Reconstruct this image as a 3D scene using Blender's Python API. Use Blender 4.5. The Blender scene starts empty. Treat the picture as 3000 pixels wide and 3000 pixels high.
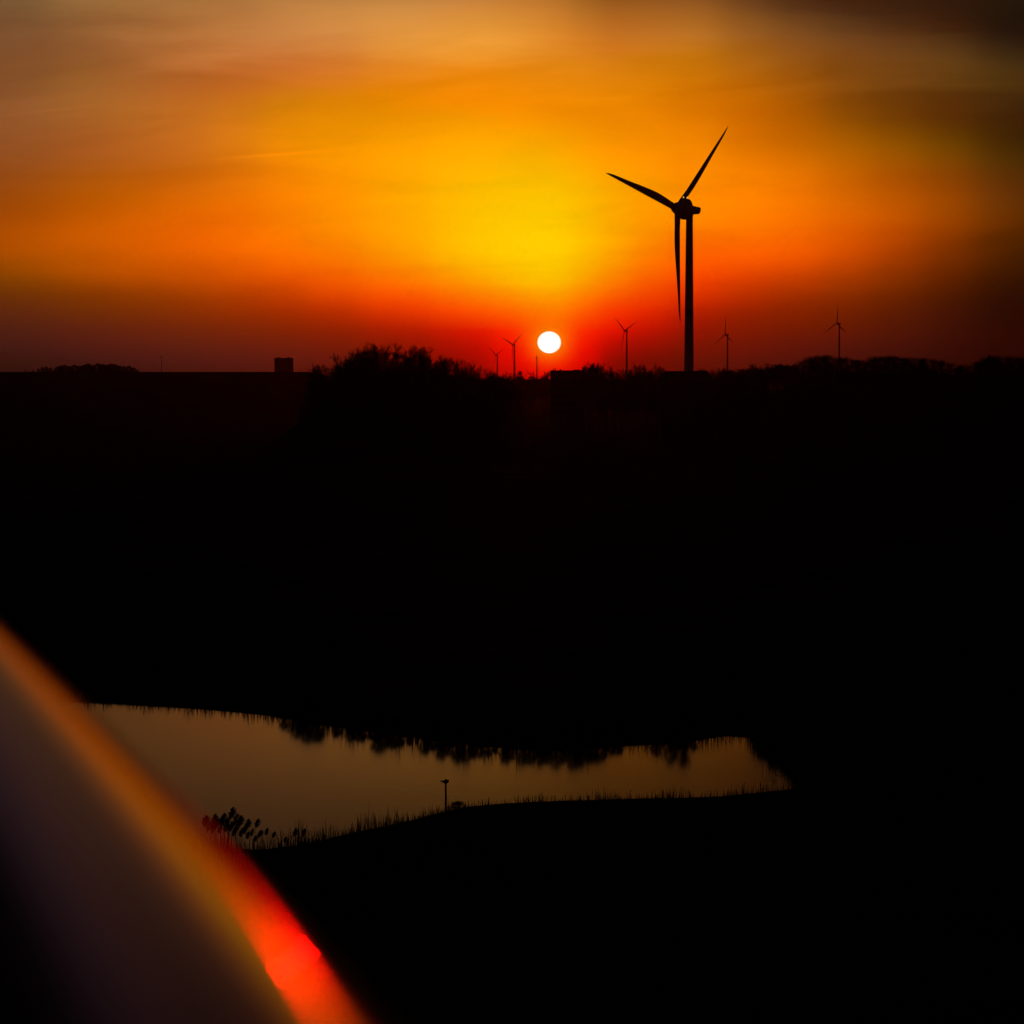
import bpy, math, random
import numpy as np
from mathutils import Vector, Matrix

S = bpy.context.scene
COL = S.collection
H = 22.0                      # eye height above the plain, metres
F = 7055.0                    # focal length in photo pixels (3000 px wide)
PITCH = math.radians(3.16)
HOR = 1110.0
R = math.radians

# ------------------------------------------------------------------ camera
cam = bpy.data.cameras.new("camera")
camo = bpy.data.objects.new("camera", cam)
COL.objects.link(camo)
camo.location = (0, 0, H)
camo.rotation_euler = (math.pi / 2 - PITCH, 0, 0)
cam.sensor_width = 36
cam.lens = 36 * F / 3000
cam.clip_start = 0.05
cam.clip_end = 60000
cam.dof.use_dof = True
cam.dof.focus_distance = 600
cam.dof.aperture_fstop = 6.5
S.camera = camo
S.render.resolution_x = S.render.resolution_y = 1024
S.view_settings.view_transform = 'Standard'
S.view_settings.look = 'None'
S.view_settings.exposure = 0
S.view_settings.gamma = 1

SUN_AZ, SUN_EL = 0.883, 0.87       # degrees, azimuth clockwise from +Y
sd = Vector((math.sin(R(SUN_AZ)) * math.cos(R(SUN_EL)), math.cos(R(SUN_AZ)) * math.cos(R(SUN_EL)), math.sin(R(SUN_EL))))


def pdir(x, y):
    v = Vector((x - 1500, F, -(y - 1500))).normalized()
    c, s = math.cos(PITCH), math.sin(PITCH)
    return Vector((v.x, v.y * c + v.z * s, -v.y * s + v.z * c))


def at(x, y, D):
    """point at forward distance D seen at photo pixel x, y"""
    v = pdir(x, y)
    return Vector((v.x / v.y * D, D, H + v.z / v.y * D))


def gnd(x, y, z=0.0):
    v = pdir(x, y)
    t = (z - H) / v.z
    return Vector((v.x * t, v.y * t, z))


def el_of(x, y):
    v = pdir(x, y)
    return math.degrees(math.asin(v.z)), math.degrees(math.atan2(v.x, v.y))


def lin(c):
    c = c / 255.0
    return c / 12.92 if c <= 0.04045 else ((c + 0.055) / 1.055) ** 2.4


# ------------------------------------------------------------------ world sky
# evening sky colours by azimuth and elevation (sRGB 0..255)
SKY = {
 0:    [(0,(115,82,50)),(150,(128,80,45)),(300,(138,82,42)),(450,(145,78,32)),(600,(158,72,8)),(700,(172,76,0)),(800,(140,68,0)),(850,(112,52,4)),(930,(84,34,16)),(1000,(60,26,20)),(1050,(44,20,14)),(1110,(24,12,10))],
 300:  [(0,(160,112,60)),(150,(150,92,46)),(300,(165,98,38)),(450,(170,88,28)),(600,(192,90,0)),(700,(210,92,0)),(800,(178,76,0)),(850,(140,58,0)),(930,(104,40,8)),(1000,(78,26,18)),(1050,(56,22,18)),(1110,(30,12,10))],
 600:  [(0,(174,118,62)),(150,(182,108,50)),(230,(178,94,34)),(330,(200,110,30)),(450,(200,105,20)),(600,(225,102,0)),(700,(238,100,0)),(800,(205,80,0)),(850,(172,64,0)),(930,(130,42,4)),(1000,(92,30,14)),(1050,(72,24,18)),(1110,(44,14,10))],
 900:  [(0,(188,126,64)),(80,(200,130,66)),(200,(205,112,40)),(300,(222,130,12)),(420,(250,150,0)),(520,(250,137,0)),(650,(255,134,0)),(740,(255,118,0)),(820,(236,84,0)),(880,(196,56,0)),(940,(148,36,0)),(1000,(108,26,8)),(1050,(86,22,14)),(1110,(56,12,8))],
 1180: [(0,(198,134,66)),(120,(226,148,58)),(220,(228,130,20)),(300,(240,138,0)),(420,(255,160,0)),(600,(255,168,0)),(730,(255,160,0)),(800,(255,130,0)),(860,(255,86,0)),(920,(222,46,0)),(980,(158,20,0)),(1040,(112,12,0)),(1110,(84,6,0))],
 1420: [(0,(200,128,58)),(120,(236,156,56)),(210,(232,132,8)),(270,(240,134,0)),(400,(255,166,0)),(600,(255,194,0)),(720,(255,200,0)),(800,(255,178,0)),(860,(255,132,0)),(920,(255,74,0)),(970,(228,16,0)),(1030,(186,0,0)),(1110,(130,0,0))],
 1515: [(0,(194,122,52)),(120,(230,148,50)),(215,(230,132,8)),(275,(236,134,0)),(400,(255,164,0)),(600,(255,198,0)),(730,(255,205,0)),(810,(255,188,0)),(870,(255,140,0)),(920,(255,92,0)),(960,(255,50,0)),(995,(255,8,0)),(1040,(246,0,0)),(1080,(222,0,0)),(1110,(180,0,0))],
 1610: [(0,(188,116,46)),(120,(224,138,42)),(220,(228,132,10)),(280,(232,130,0)),(400,(255,160,0)),(600,(255,200,0)),(740,(255,208,0)),(820,(255,196,0)),(870,(255,160,0)),(910,(255,128,0)),(970,(255,96,0)),(1020,(255,20,0)),(1055,(254,0,0)),(1110,(226,0,0))],
 1710: [(0,(160,98,36)),(70,(196,118,38)),(130,(214,124,32)),(225,(226,132,10)),(290,(232,132,0)),(430,(255,158,0)),(600,(255,188,0)),(730,(255,190,0)),(810,(255,172,0)),(870,(255,124,0)),(920,(255,84,0)),(965,(255,34,0)),(1000,(255,0,0)),(1045,(240,0,0)),(1080,(205,0,0)),(1110,(170,0,0))],
 1800: [(0,(140,80,26)),(60,(178,104,34)),(140,(206,116,28)),(230,(224,130,10)),(300,(232,132,0)),(450,(255,152,0)),(600,(255,172,0)),(720,(255,170,0)),(800,(255,144,0)),(860,(255,100,0)),(920,(255,44,0)),(980,(222,4,0)),(1030,(150,0,0)),(1110,(96,0,0))],
 2010: [(0,(132,76,30)),(50,(168,100,38)),(120,(196,118,34)),(200,(212,124,10)),(300,(216,116,0)),(400,(245,136,0)),(520,(255,142,0)),(650,(255,134,0)),(730,(255,104,0)),(800,(255,78,0)),(860,(236,52,0)),(920,(180,24,0)),(980,(134,14,0)),(1040,(100,12,4)),(1110,(64,8,4))],
 2230: [(0,(84,46,20)),(50,(112,68,30)),(120,(150,88,32)),(220,(176,98,14)),(300,(192,98,0)),(400,(206,104,0)),(520,(246,126,0)),(640,(252,120,0)),(730,(255,98,0)),(800,(226,70,0)),(860,(182,48,0)),(930,(130,28,0)),(1000,(98,18,6)),(1060,(70,14,8)),(1110,(50,10,6))],
 2500: [(0,(58,28,10)),(60,(82,50,24)),(140,(116,68,28)),(220,(128,72,16)),(300,(120,64,6)),(380,(150,82,0)),(480,(186,96,0)),(580,(208,96,0)),(660,(216,88,0)),(740,(200,72,0)),(820,(156,54,0)),(880,(120,38,0)),(950,(94,24,2)),(1020,(64,16,10)),(1110,(30,8,6))],
 2750: [(0,(48,26,12)),(60,(54,26,8)),(130,(88,54,22)),(200,(104,64,20)),(270,(88,48,8)),(340,(88,44,4)),(420,(112,66,0)),(510,(140,72,2)),(600,(158,70,0)),(680,(148,60,0)),(760,(118,44,0)),(840,(84,28,0)),(900,(66,20,4)),(980,(46,12,6)),(1050,(26,6,4)),(1110,(14,4,4))],
 3000: [(0,(28,18,8)),(80,(26,16,8)),(160,(56,38,14)),(240,(76,50,14)),(310,(56,31,8)),(400,(54,29,4)),(480,(68,42,4)),(560,(88,46,8)),(640,(92,42,0)),(720,(66,30,0)),(800,(44,18,2)),(880,(24,8,2)),(960,(14,4,2)),(1050,(8,2,3)),(1110,(5,2,2))],
}
# colour above the frame at elevations 10, 12, 16, 22, 35, 60
UP_L = [(108,72,42),(116,88,66),(62,48,44),(38,33,37),(20,19,25),(10,10,15)]
UP_R = [(58,32,10),(60,34,14),(62,42,30),(44,34,32),(20,17,20),(10,10,14)]
UPE = [10.0, 12.0, 16.0, 22.0, 35.0, 60.0]
E0, E1, NE = -0.35, 8.85, 25


def column(px_list, x, az):
    pts = sorted([(el_of(x, y)[0], c) for y, c in px_list])
    es = [p[0] for p in pts]
    out = []
    f = min(1, max(0, (az + 9) / 20.0))
    up = [tuple(a * (1 - f) + b * f for a, b in zip(l, r)) for l, r in zip(UP_L, UP_R)]
    es2 = es + UPE
    cs = np.array([p[1] for p in pts] + up, float)
    xs = np.array(es2)
    m = np.zeros_like(cs)
    dlt = (cs[1:] - cs[:-1]) / (xs[1:] - xs[:-1])[:, None]
    for i in range(1, len(xs) - 1):
        a, b = dlt[i - 1], dlt[i]
        m[i] = np.where(a * b > 0, 2 * a * b / (a + b + 1e-9 * np.sign(a + b + 1e-12)), 0)
    for e in list(np.linspace(E0, E1, NE)) + UPE:
        e2 = min(max(e, xs[0]), xs[-1])
        i = int(np.clip(np.searchsorted(xs, e2) - 1, 0, len(xs) - 2))
        h = xs[i + 1] - xs[i]; t = (e2 - xs[i]) / h
        v = ((2*t**3-3*t*t+1)*cs[i] + (t**3-2*t*t+t)*h*m[i] + (-2*t**3+3*t*t)*cs[i+1] + (t**3-t*t)*h*m[i+1])
        out.append((e, [lin(max(0, min(255, q))) for q in v]))
    return out


def simple_col(pairs):
    xs = [p[0] for p in pairs]
    out = []
    for e in list(np.linspace(E0, E1, NE)) + UPE:
        out.append((e, [lin(np.interp(e, xs, [p[1][k] for p in pairs])) for k in range(3)]))
    return out


cols = []
for x, l in SKY.items():
    az = math.degrees(math.atan((x - 1500) / F))
    cols.append((az, column(l, x, az)))
cols.append((-17.0, simple_col([(0,(20,10,9)),(3,(80,40,20)),(6,(118,72,38)),(9,(136,94,66)),(13,(108,80,68)),(20,(52,45,50)),(40,(16,16,22)),(60,(10,10,14))])))
cols.append((-25.0, simple_col([(0,(6,4,5)),(3,(18,12,14)),(6,(44,34,38)),(10,(66,54,62)),(15,(58,50,62)),(25,(28,26,36)),(60,(8,8,12))])))
cols.append((-21.5, simple_col([(0,(10,6,7)),(3,(34,20,18)),(6,(86,62,56)),(10,(104,82,78)),(15,(70,60,65)),(25,(28,26,33)),(60,(9,9,12))])))
cols.append((-29.0, simple_col([(0,(3,3,4)),(4,(10,8,11)),(10,(38,34,41)),(15,(36,33,41)),(25,(18,17,24)),(60,(8,8,12))])))
cols.append((-37.0, simple_col([(0,(6,5,7)),(5,(14,13,18)),(15,(18,18,26)),(30,(12,12,18)),(60,(7,7,10))])))
cols.append((17.0, simple_col([(0,(4,2,2)),(4,(24,12,4)),(8,(26,16,8)),(15,(26,18,14)),(30,(14,12,14)),(60,(8,8,11))])))
cols.append((35.0, simple_col([(0,(4,3,4)),(10,(9,8,10)),(30,(9,9,12)),(60,(7,7,10))])))
cols.sort(key=lambda c: c[0])


def enc(v):
    v = np.maximum(v, 0)
    return np.where(v <= .0031308, v*12.92, 1.055*np.power(np.maximum(v, 1e-9), 1/2.4)-.055)


def dec(v):
    v = np.clip(v, 0, 1)
    return np.where(v <= .04045, v/12.92, ((v+.055)/1.055)**2.4)


# even out the azimuth spacing so the blend between directions stays smooth
A0 = np.array([c[0] for c in cols]); V0 = enc(np.array([[k[1] for k in c[1]] for c in cols]))
ELS = [k[0] for k in cols[0][1]]
SL = (V0[1:]-V0[:-1])/(A0[1:]-A0[:-1])[:, None, None]
MM = np.zeros_like(V0)
for i in range(1, len(A0)-1):
    a_, b_ = SL[i-1], SL[i]
    MM[i] = np.where(a_*b_ > 0, 2*a_*b_/(a_+b_+1e-9*np.sign(a_+b_+1e-12)), 0)


def sky_at(a):
    i = int(np.clip(np.searchsorted(A0, a)-1, 0, len(A0)-2))
    h = A0[i+1]-A0[i]; t = (a-A0[i])/h
    return dec((2*t**3-3*t*t+1)*V0[i] + (t**3-2*t*t+t)*h*MM[i] + (-2*t**3+3*t*t)*V0[i+1] + (t**3-t*t)*h*MM[i+1])


AZS = [-37., -32., -28., -24., -20.5, -17., -14.3] + list(np.arange(-12.35, -2.9, 1.17)) + [-2.3, -1.5, -.8, -.1, .5, 1.1, 1.7, 2.4, 3.2] + list(np.arange(4.3, 12.6, 1.17)) + [14., 17., 22., 28., 35.]
cols = [(a, [(e, list(v)) for e, v in zip(ELS, sky_at(a))]) for a in AZS]

world = bpy.data.worlds.new("World")
S.world = world
world.use_nodes = True
nt = world.node_tree
nt.nodes.clear()
N, L = nt.nodes, nt.links


def nd(t, **k):
    n = N.new(t)
    for a, b in k.items():
        setattr(n, a, b)
    return n


def math_(op, a, b=None, c=None):
    n = nd('ShaderNodeMath', operation=op)
    for i, v in enumerate((a, b, c)):
        if v is None:
            continue
        if isinstance(v, (int, float)):
            n.inputs[i].default_value = v
        else:
            L.new(v, n.inputs[i])
    return n.outputs[0]


tc = nd('ShaderNodeTexCoord')
sep = nd('ShaderNodeSeparateXYZ')
L.new(tc.outputs['Generated'], sep.inputs[0])
sx, sy, sz = sep.outputs
az = math_('MULTIPLY', math_('ARCTAN2', sx, sy), 180 / math.pi)
azc = math_('MAXIMUM', math_('MINIMUM', az, 35.0), -37.0)
el = math_('MULTIPLY', math_('ARCSINE', math_('MAXIMUM', math_('MINIMUM', sz, 1.0), -1.0)), 180 / math.pi)

# faint drifting cirrus: warps and modulates the gradients
cmb = nd('ShaderNodeCombineXYZ')
L.new(math_('MULTIPLY', math_('ADD', azc, math_('MULTIPLY', el, 0.6)), 0.10), cmb.inputs[0])
L.new(math_('ADD', math_('MULTIPLY', el, 0.55), math_('MULTIPLY', azc, -0.03)), cmb.inputs[1])
nz = nd('ShaderNodeTexNoise'); nz.inputs['Scale'].default_value = 1.6; nz.inputs['Detail'].default_value = 5; nz.inputs['Roughness'].default_value = 0.5; nz.inputs['Distortion'].default_value = 0.6
L.new(cmb.outputs[0], nz.inputs['Vector'])
warp = math_('MULTIPLY', math_('SUBTRACT', nz.outputs['Fac'], 0.5), math_('MULTIPLY', math_('MINIMUM', math_('MAXIMUM', math_('SUBTRACT', el, 1.0), 0.0), 5.0), 0.26))
elw = math_('ADD', el, warp)
# thin bright streaks low over the sun
cmb2 = nd('ShaderNodeCombineXYZ')
L.new(math_('MULTIPLY', azc, 0.22), cmb2.inputs[0])
L.new(math_('ADD', math_('MULTIPLY', el, 3.2), math_('MULTIPLY', azc, 0.06)), cmb2.inputs[1])
nz2 = nd('ShaderNodeTexNoise'); nz2.inputs['Scale'].default_value = 1.3; nz2.inputs['Detail'].default_value = 4; nz2.inputs['Roughness'].default_value = 0.55
L.new(cmb2.outputs[0], nz2.inputs['Vector'])
streak = math_('POWER', math_('MAXIMUM', math_('MULTIPLY', math_('SUBTRACT', nz2.outputs['Fac'], 0.52), 4.0), 0.0), 1.5)

pos = math_('DIVIDE', math_('ADD', elw, 1.0), 61.0)
acc, wsum = None, None
for i, (a0, stops) in enumerate(cols):
    gaps = []
    if i > 0: gaps.append(a0 - cols[i - 1][0])
    if i < len(cols) - 1: gaps.append(cols[i + 1][0] - a0)
    w = 0.68 * sum(gaps) / len(gaps)
    r = nd('ShaderNodeValToRGB')
    cr = r.color_ramp
    cr.interpolation = 'LINEAR'
    while len(cr.elements) < len(stops):
        cr.elements.new(0.5)
    for k, (e, c) in enumerate(stops):
        cr.elements[k].position = k / 1000.0
    for k in reversed(range(len(stops))):
        cr.elements[k].position = (stops[k][0] + 1.0) / 61.0
    for k, (e, c) in enumerate(stops):
        cr.elements[k].color = (c[0], c[1], c[2], 1)
    L.new(pos, r.inputs['Fac'])
    dz = math_('DIVIDE', math_('SUBTRACT', azc, a0), w)
    g = math_('EXPONENT', math_('MULTIPLY', math_('MULTIPLY', dz, dz), -1.0))
    sc = nd('ShaderNodeVectorMath', operation='SCALE')
    L.new(r.outputs['Color'], sc.inputs[0]); L.new(g, sc.inputs['Scale'])
    if acc is None:
        acc, wsum = sc.outputs[0], g
    else:
        ad = nd('ShaderNodeVectorMath', operation='ADD')
        L.new(acc, ad.inputs[0]); L.new(sc.outputs[0], ad.inputs[1])
        acc, wsum = ad.outputs[0], math_('ADD', wsum, g)
inv = math_('DIVIDE', 1.0, wsum)
sc = nd('ShaderNodeVectorMath', operation='SCALE')
L.new(acc, sc.inputs[0]); L.new(inv, sc.inputs['Scale'])
skyc = sc.outputs[0]
# cloud brightness modulation
mod = math_('ADD', 1.0, math_('MULTIPLY', math_('SUBTRACT', nz.outputs['Fac'], 0.5), math_('MINIMUM', math_('MAXIMUM', math_('MULTIPLY', el, 0.12), 0.0), 0.8)))
# streak glow band, strongest at elevations 1.8..4.5 near the sun's azimuth
be = math_('DIVIDE', math_('SUBTRACT', el, 2.6), 1.0)
ba = math_('DIVIDE', math_('SUBTRACT', azc, 0.3), 3.6)
band = math_('EXPONENT', math_('MULTIPLY', math_('ADD', math_('MULTIPLY', be, be), math_('MULTIPLY', ba, ba)), -1.0))
mod = math_('ADD', mod, math_('MULTIPLY', math_('MULTIPLY', streak, band), 0.20))
sc2 = nd('ShaderNodeVectorMath', operation='SCALE')
L.new(skyc, sc2.inputs[0]); L.new(mod, sc2.inputs['Scale'])
skyc = sc2.outputs[0]
# short lit vapour trails
for (x0, y0, x1, y1, wd, amp) in ((20, 338, 250, 312, 0.035, 0.10), (660, 464, 930, 444, 0.04, 0.16)):
    e0, a0 = el_of(x0, y0); e1, a1 = el_of(x1, y1)
    sl = (e1 - e0) / (a1 - a0)
    dd = math_('SUBTRACT', el, math_('ADD', math_('MULTIPLY', math_('SUBTRACT', azc, a0), sl), e0))
    dd = math_('DIVIDE', dd, wd)
    aa = math_('DIVIDE', math_('SUBTRACT', azc, (a0 + a1) / 2), (a1 - a0) * 0.55)
    g = math_('EXPONENT', math_('MULTIPLY', math_('ADD', math_('MULTIPLY', dd, dd), math_('MULTIPLY', aa, aa)), -1.0))
    sct = nd('ShaderNodeVectorMath', operation='SCALE')
    L.new(skyc, sct.inputs[0]); L.new(math_('ADD', 1.0, math_('MULTIPLY', g, amp)), sct.inputs['Scale'])
    skyc = sct.outputs[0]
# aureole and the sun's disc
da = math_('SUBTRACT', az, SUN_AZ)
de = math_('SUBTRACT', el, SUN_EL)
rr = math_('SQRT', math_('ADD', math_('MULTIPLY', da, da), math_('MULTIPLY', math_('MULTIPLY', de, de), 1.15)))
halo = math_('MULTIPLY', math_('EXPONENT', math_('MULTIPLY', math_('POWER', math_('DIVIDE', rr, 0.38), 2.0), -1.0)), 0.95)
mx = nd('ShaderNodeMix', data_type='RGBA')
L.new(halo, mx.inputs[0]); L.new(skyc, mx.inputs[6])
mx.inputs[7].default_value = (1.0, lin(150), 0, 1)
disc = nd('ShaderNodeMapRange', interpolation_type='SMOOTHSTEP')
disc.inputs['From Min'].default_value = 0.288; disc.inputs['From Max'].default_value = 0.262
L.new(rr, disc.inputs['Value'])
mx2 = nd('ShaderNodeMix', data_type='RGBA')
L.new(disc.outputs[0], mx2.inputs[0]); L.new(mx.outputs[2], mx2.inputs[6])
mx2.inputs[7].default_value = (1.25, 1.2, 1.12, 1)
bg = nd('ShaderNodeBackground')
L.new(mx2.outputs[2], bg.inputs['Color'])
# physical twilight sky underlay (very low strength, the gradients above carry the sunset)
nish = nd('ShaderNodeTexSky', sky_type='NISHITA')
nish.sun_disc = False
nish.sun_elevation = R(SUN_EL); nish.sun_rotation = R(SUN_AZ)
bg2 = nd('ShaderNodeBackground'); bg2.inputs['Strength'].default_value = 0.0002
L.new(nish.outputs[0], bg2.inputs['Color'])
ads = nd('ShaderNodeAddShader')
L.new(bg.outputs[0], ads.inputs[0]); L.new(bg2.outputs[0], ads.inputs[1])
out = nd('ShaderNodeOutputWorld')
L.new(ads.outputs[0], out.inputs['Surface'])
world.cycles.sampling_method = 'MANUAL'
world.cycles.sample_map_resolution = 2048

sl = bpy.data.lights.new("sun", 'SUN')
sl.energy = 0.075
sl.angle = R(0.53)
sl.color = (1.0, 0.0001, 0.0)
so = bpy.data.objects.new("sun", sl)
COL.objects.link(so)
so.rotation_euler = (-sd).to_track_quat('-Z', 'Y').to_euler()


# ------------------------------------------------------------------ helpers
class MB:
    def __init__(s):
        s.v, s.f = [], []

    def quad(s, a, b, c, d):
        n = len(s.v); s.v += [a, b, c, d]; s.f.append((n, n+1, n+2, n+3))

    def tri(s, a, b, c):
        n = len(s.v); s.v += [a, b, c]; s.f.append((n, n+1, n+2))

    def box(s, x0, x1, y0, y1, z0, z1):
        n = len(s.v)
        s.v += [(x, y, z) for z in (z0, z1) for y in (y0, y1) for x in (x0, x1)]
        for f in ((0,2,3,1),(4,5,7,6),(0,1,5,4),(2,6,7,3),(0,4,6,2),(1,3,7,5)):
            s.f.append(tuple(n+i for i in f))

    def prism(s, poly, z0, z1):
        n = len(s.v); k = len(poly)
        s.v += [(x, y, z0) for x, y in poly] + [(x, y, z1) for x, y in poly]
        s.f.append(tuple(n+i for i in reversed(range(k)))); s.f.append(tuple(n+k+i for i in range(k)))
        for i in range(k):
            j = (i+1) % k
            s.f.append((n+i, n+j, n+k+j, n+k+i))

    def tube(s, pts, rad, seg=8, cap=True):
        """swept tube through points with a radius per point"""
        n0 = len(s.v)
        pts = [Vector(p) for p in pts]
        for i, p in enumerate(pts):
            t = (pts[min(i+1, len(pts)-1)] - pts[max(i-1, 0)]).normalized()
            up = Vector((0, 0, 1)) if abs(t.z) < .9 else Vector((1, 0, 0))
            a = t.cross(up).normalized(); b = t.cross(a)
            for k in range(seg):
                th = 2*math.pi*k/seg
                s.v.append(tuple(p + (a*math.cos(th) + b*math.sin(th))*rad[i]))
        for i in range(len(pts)-1):
            for k in range(seg):
                a0 = n0+i*seg+k; a1 = n0+i*seg+(k+1) % seg
                s.f.append((a0, a1, a1+seg, a0+seg))
        if cap:
            s.f.append(tuple(n0+k for k in reversed(range(seg))))
            s.f.append(tuple(n0+(len(pts)-1)*seg+k for k in range(seg)))

    def rings(s, rings, cap=True):
        n0 = len(s.v); seg = len(rings[0])
        for r_ in rings: s.v += [tuple(p) for p in r_]
        for i in range(len(rings)-1):
            for k in range(seg):
                a0 = n0+i*seg+k; a1 = n0+i*seg+(k+1) % seg
                s.f.append((a0, a1, a1+seg, a0+seg))
        if cap:
            s.f.append(tuple(n0+k for k in reversed(range(seg))))
            s.f.append(tuple(n0+(len(rings)-1)*seg+k for k in range(seg)))

    def mesh(s, name, mat, smooth=False):
        m = bpy.data.meshes.new(name)
        m.from_pydata([tuple(v) for v in s.v], [], s.f)
        m.materials.append(mat)
        if smooth:
            m.polygons.foreach_set('use_smooth', [True]*len(m.polygons))
        m.update()
        return m

    def build(s, name, mat, parent=None, smooth=False):
        o = bpy.data.objects.new(name, s.mesh(name, mat, smooth))
        COL.objects.link(o); o.parent = parent
        return o


def tag(o, label=None, cat=None, group=None, kind=None):
    if label: o['label'] = label
    if cat: o['category'] = cat
    if group: o['group'] = group
    if kind: o['kind'] = kind
    return o


def empty(name, loc=(0, 0, 0), rz=0, sc=1):
    o = bpy.data.objects.new(name, None)
    o.empty_display_size = 0.5
    COL.objects.link(o)
    o.location = loc; o.rotation_euler = (0, 0, rz); o.scale = (sc, sc, sc)
    return o


def copy_tree(o, parent=None):
    c = o.copy(); COL.objects.link(c); c.parent = parent
    for ch in o.children:
        copy_tree(ch, c)
    return c


def mat(name, col, rough=0.8, metal=0.0, spec=0.5, var=0.25, scale=3.0, bump=0.0):
    m = bpy.data.materials.new(name); m.use_nodes = True
    t = m.node_tree; b = t.nodes['Principled BSDF']
    b.inputs['Roughness'].default_value = rough
    b.inputs['Metallic'].default_value = metal
    b.inputs['Specular IOR Level'].default_value = spec
    tcn = t.nodes.new('ShaderNodeTexCoord')
    n = t.nodes.new('ShaderNodeTexNoise'); n.inputs['Scale'].default_value = scale; n.inputs['Detail'].default_value = 4
    t.links.new(tcn.outputs['Object'], n.inputs['Vector'])
    r = t.nodes.new('ShaderNodeValToRGB')
    r.color_ramp.elements[0].position = .3; r.color_ramp.elements[1].position = .7
    r.color_ramp.elements[0].color = tuple(c*(1-var) for c in col) + (1,)
    r.color_ramp.elements[1].color = tuple(c*(1+var) for c in col) + (1,)
    t.links.new(n.outputs['Fac'], r.inputs['Fac']); t.links.new(r.outputs['Color'], b.inputs['Base Color'])
    if bump:
        bn = t.nodes.new('ShaderNodeBump'); bn.inputs['Strength'].default_value = bump
        t.links.new(n.outputs['Fac'], bn.inputs['Height']); t.links.new(bn.outputs[0], b.inputs['Normal'])
    return m


M_ground = mat('meadow_soil', (.024, .026, .013), 1.0, spec=0.0, scale=.08, var=.4)
M_bark = mat('bark', (.045, .035, .028), .9, spec=.1, scale=2)
M_leaf = mat('foliage', (.030, .040, .018), .85, spec=.1, scale=.6, var=.4)
M_reed = mat('dry_reed', (.10, .075, .04), .85, spec=.1, scale=1.5)
M_plume = mat('reed_plume', (.08, .055, .035), .95, spec=.05, scale=6)
M_white = mat('turbine_paint', (.30, .30, .30), .55, spec=.25, scale=.2, var=.05)
M_band = mat('turbine_band', (.10, .02, .02), .55, spec=.25, scale=.2, var=.05)
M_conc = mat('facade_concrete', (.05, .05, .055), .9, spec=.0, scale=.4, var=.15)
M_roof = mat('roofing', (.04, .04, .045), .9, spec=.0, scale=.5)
M_steel = mat('galvanised_steel', (.18, .18, .18), .6, metal=.3, spec=.2, scale=1)
M_wood = mat('weathered_wood', (.07, .05, .035), .85, spec=.1, scale=4)
M_bird = mat('feathers', (.05, .05, .055), .8, spec=.1, scale=12)
M_deck = mat('deck_boards', (.08, .06, .045), .85, spec=.15, scale=3)

# ------------------------------------------------------------------ terrain
FAR = [(-500,2010),(0,2040),(300,2058),(600,2078),(760,2092),(880,2112),(1000,2132),(1120,2150),(1260,2168),(1400,2184),(1580,2196),(1720,2188),(1850,2178),(2000,2172),(2130,2154),(2200,2158),(2255,2196),(2300,2240),(2340,2285)]
NEAR = [(2320,2318),(2230,2326),(2100,2338),(1950,2340),(1700,2346),(1560,2352),(1450,2360),(1330,2374),(1230,2402),(1150,2424),(1050,2444),(950,2466),(860,2484),(760,2495),(640,2490),(560,2480),(300,2475),(0,2475),(-500,2450)]
poly = [gnd(x, y) for x, y in FAR + NEAR]
PX = np.array([(p.x, p.y) for p in poly])


def inside_and_dist(X, Y):
    X = X.ravel(); Y = Y.ravel()
    ins = np.zeros(len(X), bool); dist = np.full(len(X), 1e9)
    n = len(PX)
    for i in range(n):
        x0, y0 = PX[i]; x1, y1 = PX[(i+1) % n]
        cond = ((y0 > Y) != (y1 > Y))
        with np.errstate(divide='ignore', invalid='ignore'):
            xi = (x1-x0)*(Y-y0)/(y1-y0+1e-12)+x0
        ins ^= cond & (X < xi)
        dx, dy = x1-x0, y1-y0
        t = np.clip(((X-x0)*dx+(Y-y0)*dy)/(dx*dx+dy*dy), 0, 1)
        dist = np.minimum(dist, np.hypot(X-x0-t*dx, Y-y0-t*dy))
    return ins, dist


def smooth(a, b, x):
    t = np.clip((x-a)/(b-a), 0, 1)
    return t*t*(3-2*t)


def xw(x, D): return (x-1500)/F*D


def hgt(X, Y):
    """terrain height of everything except the pond bed"""
    z = 0.28 + 0.06*np.sin(X*.21+Y*.13) + 0.05*np.sin(X*.07-Y*.31)
    # viewpoint hill under the camera
    r = np.hypot(X, Y-0.3)
    z = np.maximum(z, np.clip(H-1.34-(r-3.2)*.47, 0, H-1.34))
    # mound with the bare trees
    u = (X-xw(1150, 600)); v = (Y-610)
    z = np.maximum(z, 23.6*np.exp(-(np.abs(u)/27.)**2.6)*np.exp(-(v/40.)**2))
    # wooded ridge on the right
    px = X/np.maximum(Y, 1)*F+1500
    ridge = 15.5+8.6*smooth(2200, 2420, px)-3.4*np.exp(-((px-2835)/45.)**2)
    z = np.maximum(z, ridge*smooth(2110, 2240, px)*np.exp(-((Y-730)/60.)**4)*(Y > 500)*(X > 0))
    # long flat embankment far left
    top = 27.3+.5*smooth(-90, -150, X*0+np.minimum(X, 0))*0
    z = np.maximum(z, top*smooth(xw(960, 1800)+26, xw(960, 1800)-6, X)*smooth(1740, 1790, Y)*(1-smooth(1815, 1865, Y)))
    rf = np.hypot(X, Y)
    z = np.maximum(z, 21.8*smooth(7200, 8900, rf))
    return z


def axis_lines(segs):
    out = []
    for a, b, st in segs:
        out += list(np.arange(a, b, st))
    return np.array(sorted(set(np.round(out, 3))))


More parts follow.
